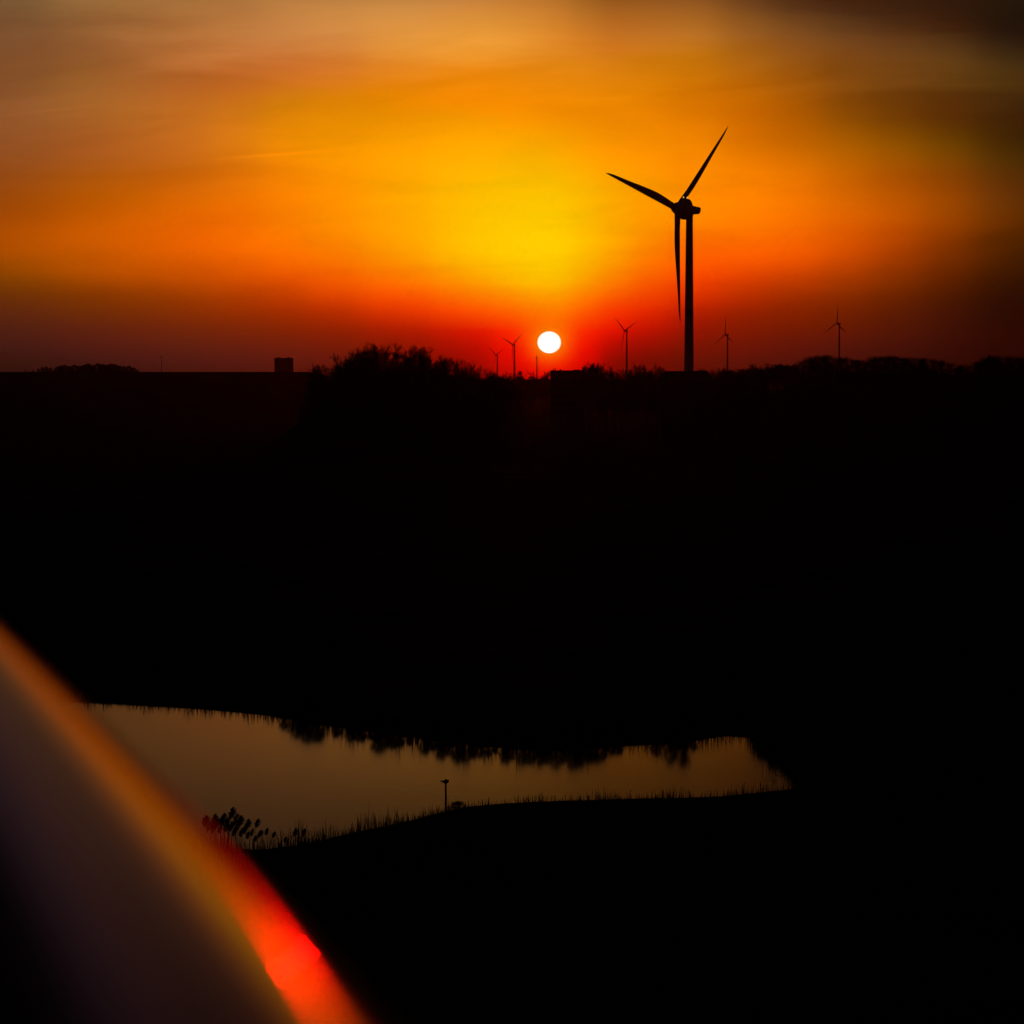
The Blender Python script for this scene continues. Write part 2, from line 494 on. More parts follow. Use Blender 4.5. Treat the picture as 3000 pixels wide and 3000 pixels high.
xs = axis_lines([(-9400, -2000, 600), (-2000, -480, 190), (-480, -120, 24), (-120, -34, 3.0), (-34, 34, .6), (34, 60, 2.0), (60, 240, 9), (240, 600, 36), (600, 2000, 200), (2000, 9401, 600)])
ys = axis_lines([(-400, -60, 60), (-60, -6, 4), (-6, 8, .8), (8, 80, 3), (80, 98, 2), (98, 180, .6), (180, 240, 6), (240, 540, 30), (540, 820, 9), (820, 1700, 90), (1700, 1900, 12), (1900, 3000, 150), (3000, 9501, 500)])
GX, GY = np.meshgrid(xs, ys)
Z = hgt(GX, GY)
ins, dist = inside_and_dist(GX, GY)
dist = dist.reshape(Z.shape); ins = ins.reshape(Z.shape)
sgn = np.where(ins, -dist, dist)
shore = -0.7 + (Z + 0.7)*smooth(-1.6, 1.0, sgn)
Z = np.where(sgn < 1.0, shore, Z)
nx, ny = len(xs), len(ys)
verts = np.stack([GX.ravel(), GY.ravel(), Z.ravel()], 1)
idx = np.arange(nx*ny).reshape(ny, nx)
faces = np.stack([idx[:-1, :-1].ravel(), idx[:-1, 1:].ravel(), idx[1:, 1:].ravel(), idx[1:, :-1].ravel()], 1)
me = bpy.data.meshes.new('ground'); me.from_pydata(verts.tolist(), [], faces.tolist()); me.materials.append(M_ground)
me.polygons.foreach_set('use_smooth', [True]*len(me.polygons))
g = bpy.data.objects.new('ground', me); COL.objects.link(g); tag(g, kind='structure')


def gz(x, y):
    return float(hgt(np.array([x], float), np.array([y], float))[0])


# pond
wm = bpy.data.materials.new('pond_water'); wm.use_nodes = True
t = wm.node_tree; b = t.nodes['Principled BSDF']
b.inputs['Base Color'].default_value = (.004, .004, .003, 1)
b.inputs['Roughness'].default_value = .12
b.inputs['IOR'].default_value = 1.12
tcn = t.nodes.new('ShaderNodeTexCoord'); mp = t.nodes.new('ShaderNodeMapping'); mp.inputs['Scale'].default_value = (1.0, 1.6, 1)
nn = t.nodes.new('ShaderNodeTexNoise'); nn.inputs['Scale'].default_value = 1.4; nn.inputs['Detail'].default_value = 4
bn = t.nodes.new('ShaderNodeBump'); bn.inputs['Strength'].default_value = .02; bn.inputs['Distance'].default_value = .12
t.links.new(tcn.outputs['Object'], mp.inputs[0]); t.links.new(mp.outputs[0], nn.inputs['Vector'])
t.links.new(nn.outputs['Fac'], bn.inputs['Height']); t.links.new(bn.outputs[0], b.inputs['Normal'])
w = MB(); w.quad((-75, 90, 0), (60, 90, 0), (60, 190, 0), (-75, 190, 0))
o = w.build('pond_water', wm); tag(o, kind='structure')
# distant ditches, rough windblown water
dm = mat('ditch_water', (.02, .02, .02), .30, spec=.25, var=.1)
for (xa, xb, ya, yb) in ((1676, 1736, 1170.3, 1174), (1648, 1668, 1171, 1174)):
    a, b_, c, d_ = gnd(xa, yb, .5), gnd(xb, yb, .5), gnd(xb-3, ya, .5), gnd(xa+4, ya, .5)
    w = MB(); w.quad(a, b_, c, d_)
    o = w.build('canal_water', dm); tag(o, kind='structure')


# ------------------------------------------------------------------ wind turbines
def smoothpts(keys, n):
    xs_ = [k[0] for k in keys]; ys_ = [k[1] for k in keys]
    t_ = np.linspace(0, 1, n)
    return t_, np.interp(t_, xs_, ys_)


def make_blade(Lb, chord, parent_name='blade', fat=1.0):
    """blade along +Z in the rotor plane XZ, trailing edge on +X (clockwise side seen from upwind), coned later"""
    tt, ch = smoothpts([(0, .74), (.05, .78), (.17, .90), (.28, .95), (.40, .86), (.55, .69), (.65, .56), (.8, .41), (.9, .31), (.96, .2), (.99, .1), (1, .03)], 34)
    ch = np.convolve(np.pad(ch, 1, mode='edge'), [.25, .5, .25], 'valid')
    ch[-1] = .03
    rings = []
    for t_, c in zip(tt, ch):
        c = c*chord
        th = max(.11, 1.0-t_*4.2)*c*fat
        lead = -.42*chord*(1-t_)
        ring = []
        for k in range(12):
            a = 2*math.pi*k/12
            u = (1-math.cos(a))/2          # 0 leading .. 1 trailing
            y = math.sin(a)*th/2*(1-.55*u*min(1, t_*4))
            tw = math.radians(10*(1-t_)**2)
            xx = lead + u*c
            ring.append((xx*math.cos(tw)-y*math.sin(tw), xx*math.sin(tw)+y*math.cos(tw), t_*Lb))
        rings.append(ring)
    m = MB(); m.rings(rings); return m


def turbine(name, D, base_px, hub_px, Lb, th0, yaw, chord, rb, rt, label, tilt=5.0, cone=3.0, big=False, hand=1):
    """yaw: azimuth (deg, clockwise from +Y) the rotor axis points to; th0: clockwise angle of first blade seen from viewer"""
    hub = at(hub_px[0], hub_px[1], D)
    bx = at(base_px, 1110, D).x
    root = empty(name, (bx, D, gz(bx, D)-.1))
    tag(root, label, 'wind turbine', 'wind turbines on the horizon')
    zh = hub.z - root.location.z
    overh = None
    # tower
    n = 14
    pts = [(0, 0, zh*i/n) for i in range(n+1)]
    rad = [rt + (rb-rt)*(1-i/n)**1.15 + (rb*.25)*max(0, 1-i/n*9)**2 for i in range(n+1)]
    m = MB(); m.tube(pts, rad, 24 if big else 12)
    tw = m.build('tower', M_white, root, True)
    a = R(yaw)
    ax = Vector((math.sin(a)*math.cos(R(tilt)), math.cos(a)*math.cos(R(tilt)), math.sin(R(tilt))))   # towards nose
    sidev = Vector((ax.y, -ax.x, 0)).normalized()        # horizontal in rotor plane
    upv = sidev.cross(ax)
    if upv.z < 0: upv = -upv
    hl = hub - Vector((root.location.x, root.location.y, root.location.z))
    # hub offset measured along axis so it lands on the picture position
    def lathe(prof, c, seg=24):
        rings = []
        for s_, r_ in prof:
            rings.append([c + ax*s_ + (sidev*math.cos(2*math.pi*k/seg) + upv*math.sin(2*math.pi*k/seg))*r_ for k in range(seg)])
        m_ = MB(); m_.rings(rings); return m_
    back = (Vector((0, 0, 0)) - Vector((hl.x, 0, 0))).dot(Vector((ax.x, 0, 0)))/(ax.x*ax.x) if abs(ax.x) > .1 else -4
    back = abs(back)                                     # distance from hub centre to tower axis along axis
    c0 = Vector((0, 0, hl.z)) + ax*back - Vector((0, 0, (ax*back).z))
    u = Lb/60.0
    if big:
        # ring generator behind the hub, boat shaped tail
        prof = [(-back*.66-1.7, 2.2), (-back*.66-1.6, 4.6), (-back*.66-1.0, 5.4), (-back*.66+.9, 5.5), (-back*.66+1.7, 4.9), (-back*.66+3.6, 3.2)]
        lathe(prof, c0, 40).build('generator', M_white, root, True)
        prof = [(-4.0, 3.9), (-1.2, 3.5), (.8, 3.0), (2.2, 2.3), (3.2, 1.3), (3.7, .2)]
        lathe(prof, c0, 32).build('hub', M_white, root, True)
        m = MB()
        def sect(s_, w_, zt, zb):
            c = c0 + ax*s_
            return [c + sidev*(w_*sx_) + Vector((0, 0, zz)) for sx_, zz in ((-1, zb), (1, zb), (1, zt*.8), (.75, zt), (-.75, zt), (-1, zt*.8))]
        m.rings([sect(-back*.66-1.4, 2.1, 2.3, -2.4), sect(-back-1.5, 2.0, 2.1, -2.3), sect(-back-5.0, 1.7, 1.75, -1.75), sect(-back-6.0, 1.6, 1.6, .0-.2)])
        m.build('nacelle', M_white, root)
        # collar between tower and nacelle
        m = MB(); m.tube([(0, 0, zh-4.6), (0, 0, zh-2.2)], [rt*1.12, rt*1.12], 24); m.build('collar', M_white, root, True)
    else:
        r_ = 1.5*u*1.3
        lathe([(-back-4.2*u, r_*.7), (-back-3.6*u, r_), (-back+2.0*u, r_*1.05), (-1.6*u, r_*.9)], c0, 10).build('nacelle', M_white, root, True)
        lathe([(-1.5*u, 1.7*u), (.6*u, 1.6*u), (2.0*u, 1.1*u), (2.8*u, .2*u)], c0, 10).build('hub', M_white, root, True)
    # blades
    bm_ = make_blade(Lb, chord, fat=1.0 if big else 1.0).mesh('blade', M_white, True)
    tx = sidev if sidev.x > 0 else -sidev                # image right within rotor plane
    for k in range(3):
        th = R(th0 + 120*k)
        zdir = (tx*math.sin(th) + upv*math.cos(th))
        xdir = (tx*math.cos(th) - upv*math.sin(th))*hand
        zc = (zdir*math.cos(R(cone)) + ax*math.sin(R(cone))).normalized()
        xdir = (xdir - zc*xdir.dot(zc)).normalized()
        ydir = zc.cross(xdir)
        mtx = Matrix((xdir, ydir, zc)).transposed().to_4x4()
        ob = bpy.data.objects.new('blade', bm_); COL.objects.link(ob); ob.parent = root
        mtx.translation = c0 + zc*0.3
        ob.matrix_local = mtx
    return root, c0, ax, upv, sidev, zh


BIG = turbine('wind_turbine', 1250, 2018, (1986, 608.3), 62.2, 42.8, 308.8, 4.7, 2.75, 1.75,
              'tall three-bladed wind turbine, by far the largest, right of the sun', 7.4, 2.6, True)
# darker painted band low on the tower and two obstruction lights on the nacelle
root, c0, ax, upv, sidev, zh = BIG
m = MB()
zb0 = H + (HOR-928)/F*1250 - root.location.z; zb1 = H + (HOR-903)/F*1250 - root.location.z
n0 = 1-zb0/zh
rr_ = 1.75+(2.75-1.75)*n0**1.15
m.tube([(0, 0, zb0), (0, 0, zb1)], [rr_+.03, rr_+.0], 24, cap=False)
m.build('painted_band', M_band, root, True)
lm = bpy.data.materials.new('obstruction_light'); lm.use_nodes = True
lb = lm.node_tree.nodes['Principled BSDF']
lb.inputs['Base Color'].default_value = (.8, .6, .3, 1); lb.inputs['Emission Color'].default_value = (1, .55, .10, 1); lb.inputs['Emission Strength'].default_value = .8
for px_, py_ in ((2002.5, 577.5), (2013.5, 578.5)):
    p = at(px_, py_, 1250-9.5) - root.location
    m = MB(); m.tube([p+Vector((0, 0, -.5)), p+Vector((0, 0, -.3)), p+Vector((0, 0, .1)), p+Vector((0, 0, .4))], [.15, .34, .30, .1], 10)
    m.build('obstruction_light', lm, root, True)

FARS = [
 # D, base x, hub px, blade m, th0, yaw, chord, label
 (6700, 1457, (1452, 1040), 41, -54, 231, 'smallest wind turbine, furthest left, low over the bare trees'),
 (5300, 1507, (1502, 1010), 41, -67, 232, 'far wind turbine just left of the sun, second from the left'),
 (8000, 1573, (1571.5, 1047), 36, 2, 264, 'faint wind turbine turned edge-on directly below the sun\'s left rim'),
 (4700, 1836, (1829.5, 969), 43, -53, 237, 'mid-sized wind turbine between the sun and the tall turbine'),
 (4950, 2131, (2124, 980), 39, -3, 240, 'far wind turbine just right of the tall turbine, one blade upright'),
 (4600, 2458, (2451, 947), 40, 1, 238, 'far wind turbine above the wooded ridge, furthest right'),
]
for D, bx, hp, Lb, th, yaw, label in FARS:
    turbine('wind_turbine', D, bx, hp, Lb, th, yaw, 2.7, 2.7, 1.25, label, 5, 2)

# ------------------------------------------------------------------ vegetation generators
def bare_tree(seed, h, spread=.34, dens=1.0, rad=None, lean=0, depth=6, minr=.022):
    rnd = random.Random(seed)
    trunk, twigs = MB(), MB()
    rad = rad or h*.016

    def seg(mb, p, q, r0, r1, k):
        d = (q-p); 
        if d.length < 1e-5: return
        d = d.normalized()
        a = d.orthogonal().normalized(); b = d.cross(a)
        n = len(mb.v)
        for P_, r_ in ((p, r0), (q, r1)):
            for i in range(k):
                th = 2*math.pi*i/k
                mb.v.append(tuple(P_ + (a*math.cos(th)+b*math.sin(th))*r_))
        for i in range(k):
            j = (i+1) % k
            mb.f.append((n+i, n+j, n+k+j, n+k+i))

    def grow(p, d, ln, r0, lvl):
        mb = trunk if lvl <= 1 else twigs
        k = 7 if lvl == 0 else (5 if lvl == 1 else 3)
        ns = 4 if lvl == 0 else 3
        r_end = max(minr, r0*(.42 if lvl else .3))
        kids = []
        for i in range(ns):
            dd = (d + Vector((rnd.gauss(0, .10), rnd.gauss(0, .10), rnd.gauss(.03, .05)))).normalized()
            q = p + dd*(ln/ns)
            ra = r0+(r_end-r0)*i/ns; rb = r0+(r_end-r0)*(i+1)/ns
            seg(mb, p, q, max(ra, minr), max(rb, minr), k)
            p, d = q, dd
            kids.append((p.copy(), d.copy(), rb, (i+1)/ns))
        if lvl >= depth: return
        if lvl == 0:
            nk = int(9*dens)
        else:
            nk = [0, 6, 5, 4, 3, 3, 3][lvl]
            nk = max(2, int(round(nk*dens*rnd.uniform(.8, 1.2))))
        for j in range(nk):
            f = rnd.uniform(.35, 1) if lvl == 0 else rnd.uniform(.2, 1)
            kk = min(ns-1, int(f*ns))
            pp, dd, rr__, _ = kids[kk]
            base = kids[kk-1][0] if kk > 0 else pp
            pp = base.lerp(pp, rnd.random()) if kk > 0 else pp
            side = Vector((rnd.gauss(0, 1), rnd.gauss(0, 1), rnd.gauss(0, .4)))
            side -= dd*side.dot(dd)
            if side.length < .1: continue
            side.normalize()
            ang = rnd.uniform(.45, .95) if lvl == 0 else rnd.uniform(.35, .85)
            nd_ = (dd*math.cos(ang) + side*math.sin(ang) + Vector((0, 0, .22))).normalized()
            l2 = ln*(rnd.uniform(.50, .72)*(1.12-.45*f) if lvl == 0 else rnd.uniform(.45, .7))
            if lvl == 0: l2 *= spread/.34
            grow(pp, nd_, l2, max(minr, rr__*rnd.uniform(.5, .75)), lvl+1)
        grow(kids[-1][0], kids[-1][1], ln*(.45 if lvl == 0 else .5), r_end, lvl+1)
    grow(Vector((0, 0, 0)), Vector((lean, 0, 1)).normalized(), h*.62, rad, 0)
    zmax = max(v[2] for v in twigs.v)
    s_ = h/zmax
    for mb in (trunk, twigs):
        mb.v = [(v[0]*s_, v[1]*s_, v[2]*s_) for v in mb.v]
    return trunk, twigs


def leafy(seed, h, w, nclump=26, nleaf=70, leaf=.28, base=.12, twig=True):
    """dense shrub or tree crown of many small leaf faces in clumps"""
    rnd = random.Random(seed)
    c = MB(); tr = MB()
    tr.tube([(0, 0, -.3), (w*.02, 0, h*.3), (0, w*.02, h*.62)], [h*.03, h*.022, h*.008], 6)
    for i in range(nclump):
        th = rnd.uniform(0, 2*math.pi); zz = rnd.uniform(base, 1)
        prof = math.sqrt(max(0.03, 1-((zz-.40)/.61)**2)) if zz > .4 else 1.0
        rr = w*.5*prof*math.sqrt(rnd.random())
        cx, cy, cz = rr*math.cos(th), rr*math.sin(th), zz*h*.9
        cr = w*rnd.uniform(.08, .17)
        if rnd.random() < .6:
            tr.tube([(0, 0, h*.15), (cx*.5, cy*.5, cz*.55), (cx, cy, cz)], [h*.012, h*.008, h*.004], 4, cap=False)
        for k in range(nleaf):
            v = Vector((rnd.gauss(0, 1), rnd.gauss(0, 1), rnd.gauss(0, .8)))*cr*.62
            p = Vector((cx, cy, cz))+v
            if p.z < 0: continue
            if p.z > h: p.z = h-rnd.random()*.1*h
            a = Vector((rnd.gauss(0, 1), rnd.gauss(0, 1), rnd.gauss(0, 1))).normalized()
            b = a.orthogonal().normalized()
            s = leaf*rnd.uniform(.5, 1.2)
            c.tri(p-a*s*.5, p+b*s*.55, p+a*s*.6)
    if twig:
        for k in range(int(nclump*1.6)):
            th = rnd.uniform(0, 2*math.pi); rr = w*.42*math.sqrt(rnd.random())
            p = Vector((rr*math.cos(th), rr*math.sin(th), h*rnd.uniform(.6, .9)))
            q = p+Vector((rnd.gauss(0, .12), rnd.gauss(0, .12), rnd.uniform(.12, .24)))*h*.8
            q.z = min(q.z, h*1.06)
            tr.tube([p, q], [leaf*.10, leaf*.04], 3, cap=False)
    return tr, c


PROTO = {}


def proto(key, maker):
    if key not in PROTO:
        tr, cr = maker()
        PROTO[key] = (tr.mesh('trunk', M_bark, True), cr.mesh('crown', M_bark if key[0] == 'bare' else M_leaf))
    return PROTO[key]


def place(name, key, maker, x, y, z, sc, rz, label, cat, group=None, sx=1.0):
    ms = proto(key, maker)
    r_ = empty(name, (x, y, z), rz, sc)
    r_.scale = (sc*sx, sc*sx, sc)
    tag(r_, label, cat, group)
    for nm_, me_ in zip(('trunk', 'crown'), ms):
        o_ = bpy.data.objects.new(nm_, me_); COL.objects.link(o_); o_.parent = r_
    return r_


rnd = random.Random(11)
ORD = ['first', 'second', 'third', 'fourth', 'fifth', 'sixth', 'seventh', 'eighth', 'ninth', 'tenth', 'eleventh', 'twelfth', 'thirteenth',
       'fourteenth', 'fifteenth', 'sixteenth', 'seventeenth', 'eighteenth', 'nineteenth', 'twentieth', 'twenty-first', 'twenty-second',
       'twenty-third', 'twenty-fourth', 'twenty-fifth', 'twenty-sixth', 'twenty-seventh', 'twenty-eighth', 'twenty-ninth', 'thirtieth'] + ['thirty-' + o for o in ('first', 'second', 'third', 'fourth', 'fifth', 'sixth', 'seventh', 'eighth', 'ninth')] + ['fortieth'] + ['forty-' + o for o in ('first', 'second', 'third', 'fourth', 'fifth', 'sixth', 'seventh', 'eighth', 'ninth')] + ['fiftieth']


def bare(i):
    hh = 12.0
    return ('bare', i), (lambda: bare_tree(100+i, hh, spread=[.30, .40, .34, .26, .38, .32][i], dens=[1.0, .9, 1.1, 1.0, .85, 1.0][i], depth=5))


def airy(i):
    return ('bare', 10+i), (lambda: bare_tree(150+i, 12.0, spread=[.24, .30, .22, .28, .26, .20][i], dens=.85, depth=5, minr=.012))


def place_bare(xp, top, D, label, group, i=None, base=None, sx=1.0, name='bare_tree', fine=False):
    p = at(xp, top, D)
    zb = gz(p.x, D)-.2 if base is None else base
    h_ = p.z-zb
    i = rnd.randrange(6) if i is None else i
    key, mk = airy(i) if fine else bare(i)
    return place(name, key, mk, p.x, D, zb, h_/12.0, rnd.uniform(0, 6.28), label, 'tree', group, sx)


# the mound with bare trees left of the sun: skyline heights read left to right
sky_l = [(915,1082),(934,1072),(952,1062),(972,1048),(992,1030),(1012,1022),(1034,1012),(1056,1012),(1076,1016),(1096,996),(1114,1010),(1134,1016),(1154,1018),(1172,1010),
         (1188,1001),(1206,1006),(1226,1012),(1246,1016),(1264,1020),(1284,1028),(1304,1034),(1324,1042),(1346,1048),(1366,1050),(1388,1060),(1408,1068),(1430,1074),(1452,1084),(1474,1090)]
for k, (xp, tp) in enumerate(sky_l):
    place_bare(xp, tp, 600+rnd.uniform(-14, 14), 'leafless tree on the mound left of the sun, %s from the left' % ORD[k], 'bare trees on the mound left of the sun', fine=True, sx=1.0)
for k in range(22):
    xp = 950+k*23+rnd.uniform(-5, 5)
    tp = np.interp(xp, [a for a, b in sky_l], [b for a, b in sky_l])+rnd.uniform(14, 34)
    place_bare(xp, tp, 575+rnd.uniform(-6, 6), 'lower leafless tree in front of the mound skyline, %s from the left' % ORD[k], 'lower front row of bare trees on the mound', fine=True, sx=.9)

# dense round ivy-covered tree in the mound
def dense_mk(seed, h=12., w=9., **k): return (lambda: leafy(seed, h, w, **k))
p = at(1066, 1012, 590)
place('ivy_covered_tree', ('leaf', 'ivy'), dense_mk(5, 16., 4.2, nclump=60, nleaf=110, leaf=.24, twig=False), p.x, 590, p.z-16.2, 1.0, 0,
      'dense round-topped dark tree among the bare trees on the mound', 'tree', 'bare trees on the mound left of the sun')
# low scrub filling the mound
for k in range(26):
    xp = 935+k*21+rnd.uniform(-5, 5)
    tp = np.interp(xp, [a for a, b in sky_l], [b for a, b in sky_l])
    tp = tp+rnd.uniform(36, 54); tp = min(tp, 1106)
    p = at(xp, tp, 560); zb = gz(p.x, 560)-.3
    i = k % 4
    hh = max(2.0, p.z-zb)
    place('thicket_shrub', ('leaf', 'scrub%d' % i), dense_mk(40+i, 6., 6.5, nclump=44, nleaf=80, leaf=.20), p.x, 560, zb, hh/6., rnd.uniform(0, 6), 'dark tangled shrub at the foot of the mound trees, %s from the left' % ORD[k], 'shrub', 'shrubs on the mound', min(1.2, 5.0/hh+.35))

# centre trees between and beside the far buildings
ctr = [(1441,1090,1500,.9,'small leafless tree left of the smallest turbine'),(1490,1086,1500,.8,'leafless tree between the two turbines left of the sun'),
       (1466,1096,1400,1.0,'low leafless tree in front of the smallest turbine'),(1531,1085,1500,.9,'wide leafless tree right of the turbine left of the sun'),
       (1588,1084,1500,.7,'thin round leafless tree below the sun'),(1602,1085,1450,.6,'leafless tree touching the left end of the flat-roofed block'),
       (1548,1102,1500,.9,'lowest leafless tree beside the small open shed'),
       (1722,1066,900,.55,'dense leafless tree at the right end of the flat-roofed block'),(1740,1056,900,.5,'tallest leafless tree right of the flat-roofed block'),
       (1756,1070,880,.6,'leafless tree in the clump right of the flat-roofed block, behind the tallest'),(1774,1060,920,.5,'slender leafless tree at the right edge of the clump beside the flat-roofed block'),
       (1800,1080,950,.9,'low broad leafless tree left of the mid-sized turbine'),(1818,1078,950,.8,'low rounded leafless tree touching the left of the mid-sized turbine tower'),
       (1862,1064,900,.55,'round-headed leafless tree right of the mid-sized turbine'),(1880,1078,890,.6,'low leafless tree right of the round-headed one'),
       (1895,1070,900,.5,'leafless tree left of the big spreading one'),(1916,1058,900,.62,'big spreading leafless tree left of the dark hall roof'),(1940,1070,920,.6,'leafless tree leaning over the left end of the dark hall roof'),
       (2046,1076,900,.5,'small leafless tree just right of the tall turbine tower'),
       (2098,1078,1000,.7,'low leafless tree at the right end of the dark hall roof'),(2112,1074,1000,.6,'leafless tree left of the upright-bladed turbine'),(2152,1086,900,.9,'low leafless tree right of the upright-bladed turbine')]
for k, (xp, tp, D, sx, lb_) in enumerate(ctr):
    place_bare(xp, tp, D, lb_, 'leafless trees along the centre of the horizon', i=k % 6, sx=sx*1.25)
p = at(1521, 1095, 1480)
place('dense_shrub', ('leaf', 'box'), dense_mk(77, 25., 8.5, nclump=70, nleaf=120, leaf=.8, base=.3, twig=False), p.x, 1480, 0, p.z/25., 0, 'squat dense dark tree at the foot of the turbine left of the sun', 'tree')

# small trees on the rise right of the tall turbine, then the wooded ridge
rt_ = [(2168,1078),(2184,1080),(2200,1072),(2216,1062),(2232,1078),(2250,1076),(2266,1066),(2282,1062),(2298,1064),(2312,1074)]
for k, (xp, tp) in enumerate(rt_):
    place_bare(xp, tp, 720+rnd.uniform(-10, 10), 'small leafless tree right of the tall turbine, %s from the left on the rise' % ORD[k], 'small trees on the low rise', sx=1.4)
for k in range(9):
    xp = 2110+k*24; tp = 1090-k*1.6+rnd.uniform(-3, 3)
    p = at(xp, tp, 700); zb = gz(p.x, 700)-.3
    place('thicket_shrub', ('leaf', 'scrub%d' % (k % 4)), dense_mk(40+k % 4, 6., 6.5, nclump=44, nleaf=80, leaf=.20), p.x, 700, zb, (p.z-zb)/6., k, 'dark shrub below the small trees on the low rise, %s from the left' % ORD[k], 'shrub', 'shrubs on the low rise', .6)
ridge = [(2330,1066),(2350,1055),(2372,1044),(2394,1040),(2416,1039),(2438,1044),(2462,1046),(2486,1048),(2510,1052),(2532,1053),(2556,1044),(2580,1042),(2604,1041),(2628,1043),(2654,1046),(2680,1047),
         (2706,1048),(2732,1050),(2758,1054),(2784,1060),(2812,1068),(2842,1066),(2866,1056),(2890,1044),(2914,1040),(2938,1041),(2962,1042),(2988,1044),(3012,1044)]
for k, (xp, tp) in enumerate(ridge):
    D = 720+rnd.uniform(-10, 10)
    p = at(xp, tp, D); zb = gz(p.x, D)-.4
    i = k % 5
    place('bushy_tree', ('leaf', 'wood%d' % i), dense_mk(60+i, 8., 6.5, nclump=90, nleaf=90, leaf=.20, base=.05), p.x, D, zb, max(1.5, p.z-zb)/8., rnd.uniform(0, 6),
          'dark bushy tree on the wooded ridge at the right, %s from its left end' % ORD[k], 'tree', 'bushy trees on the wooded ridge', 1.1)
    if k % 2 == 0:
        place_bare(xp+rnd.uniform(-8, 8), tp-rnd.uniform(0, 3), 735, 'leafless treetop poking above the wooded ridge at the right, %s from the left' % ORD[k//2], 'leafless treetops above the ridge', sx=1.0)

for k in range(28):
    xp = 2318+k*25+rnd.uniform(-6, 6)
    tp = np.interp(xp, [a for a, b in ridge], [b for a, b in ridge])+rnd.uniform(14, 24)
    p = at(xp, tp, 704); zb = gz(p.x, 704)-.3
    place('thicket_shrub', ('leaf', 'scrub%d' % (k % 4)), dense_mk(40+k % 4, 6., 6.5, nclump=44, nleaf=80, leaf=.20), p.x, 704, zb, max(1.5, p.z-zb)/6., k,
          'dark shrub in front of the wooded ridge at the right, %s from the left' % ORD[k], 'shrub', 'shrubs in front of the wooded ridge', 1.1)

# conifer clump far left on the embankment
def conifer(seed, h=10., w=4.2):
    rn = random.Random(seed)
    tr, c = MB(), MB()
    tr.tube([(0, 0, -.5), (0, 0, h)], [.2, .04], 6)
    for k in range(1500):
        z = h*(.06+.94*rn.random()**1.1)
        r_ = w*.5*(1-z/h)**.8*math.sqrt(rn.random())*(1+.25*math.sin(z*5.))
        th = rn.uniform(0, 6.283)
        p = Vector((r_*math.cos(th), r_*math.sin(th), z))
        o_ = Vector((math.cos(th), math.sin(th), rn.uniform(-.3, .5)))*rn.uniform(.3, .7)
        s_ = o_.orthogonal().normalized()*.16
        c.tri(p-s_, p+s_, p+o_)
    return tr, c


cl = [(112,1080),(124,1076),(136,1074),(148,1077),(168,1074),(178,1071),(190,1069),(204,1073),(218,1069),(232,1072),(246,1069),(258,1066),(270,1070),(286,1065),(300,1067),(312,1069),(324,1066),(336,1067),(350,1071),(364,1073),(378,1072),(392,1077),(402,1083)]
for k, (xp, tp) in enumerate(cl):
    D = 1805+rnd.uniform(-4, 4)
    p = at(xp, tp, D); zb = gz(p.x, D)-.3
    i = k % 4
    place('conifer', ('leaf', 'con%d' % i), (lambda i=i: conifer(200+i)), p.x, D, zb, max(1.5, p.z-zb)/10., rnd.uniform(0, 6),
          'dark pointed conifer in the clump on the far left skyline, %s from the left' % ORD[k], 'tree', 'conifers on the far left embankment', 3.0 if k < 4 else 4.2)
for k, (xp, tp) in enumerate([(74, 1086), (96, 1086)]):
    p = at(xp, tp, 1800)
    place('low_shrub', ('leaf', 'scrub0'), dense_mk(40, 6., 6.5, nclump=44, nleaf=80, leaf=.20), p.x, 1800, gz(p.x, 1800)-.3, .3, 0, 'tiny shrub on the far embankment left of the conifers, %s' % ('the left one' if k == 0 else 'the right one'), 'shrub', 'tiny shrubs on the embankment', 1.6)

# ------------------------------------------------------------------ buildings
def bpx(x0, x1, D): return at(x0, 1110, D).x, at(x1, 1110, D).x


# high-rise block on the left skyline
D = 3000
x0, x1 = bpx(804, 856, D); zt = at(830, 1050.5, D).z
r_ = empty('tower_block', ((x0+x1)/2, D, .2)); tag(r_, 'dark square high-rise block standing alone on the left skyline', 'building')
hw = (x1-x0)/2
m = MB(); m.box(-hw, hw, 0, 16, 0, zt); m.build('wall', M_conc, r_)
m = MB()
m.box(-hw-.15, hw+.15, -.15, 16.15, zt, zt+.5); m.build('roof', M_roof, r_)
for a_, b_ in ((-7.5, -4.6), (4.8, 7.4)):
    m = MB(); m.box(a_*hw/11, b_*hw/11, 3, 10, zt+.5, zt+1.6); m.build('rooftop_unit', M_conc, r_)
M_win = mat('dark_glass', (.02, .02, .025), .6, spec=.1)
def windows(root, hw, nfl, nc, z0, w_, h_):
    m = MB(); m.box(0, w_, -.06, .05, 0, h_); me_ = m.mesh('window', M_win)
    for fl in range(nfl):
        for c_ in range(nc):
            o_ = bpy.data.objects.new('window', me_); COL.objects.link(o_); o_.parent = root
            o_.location = (-hw+1.0+c_*(2*hw-1.2)/nc, 0, z0+fl*3.1)


windows(r_, hw, 15, 6, 2.0, 2.2, 1.5)

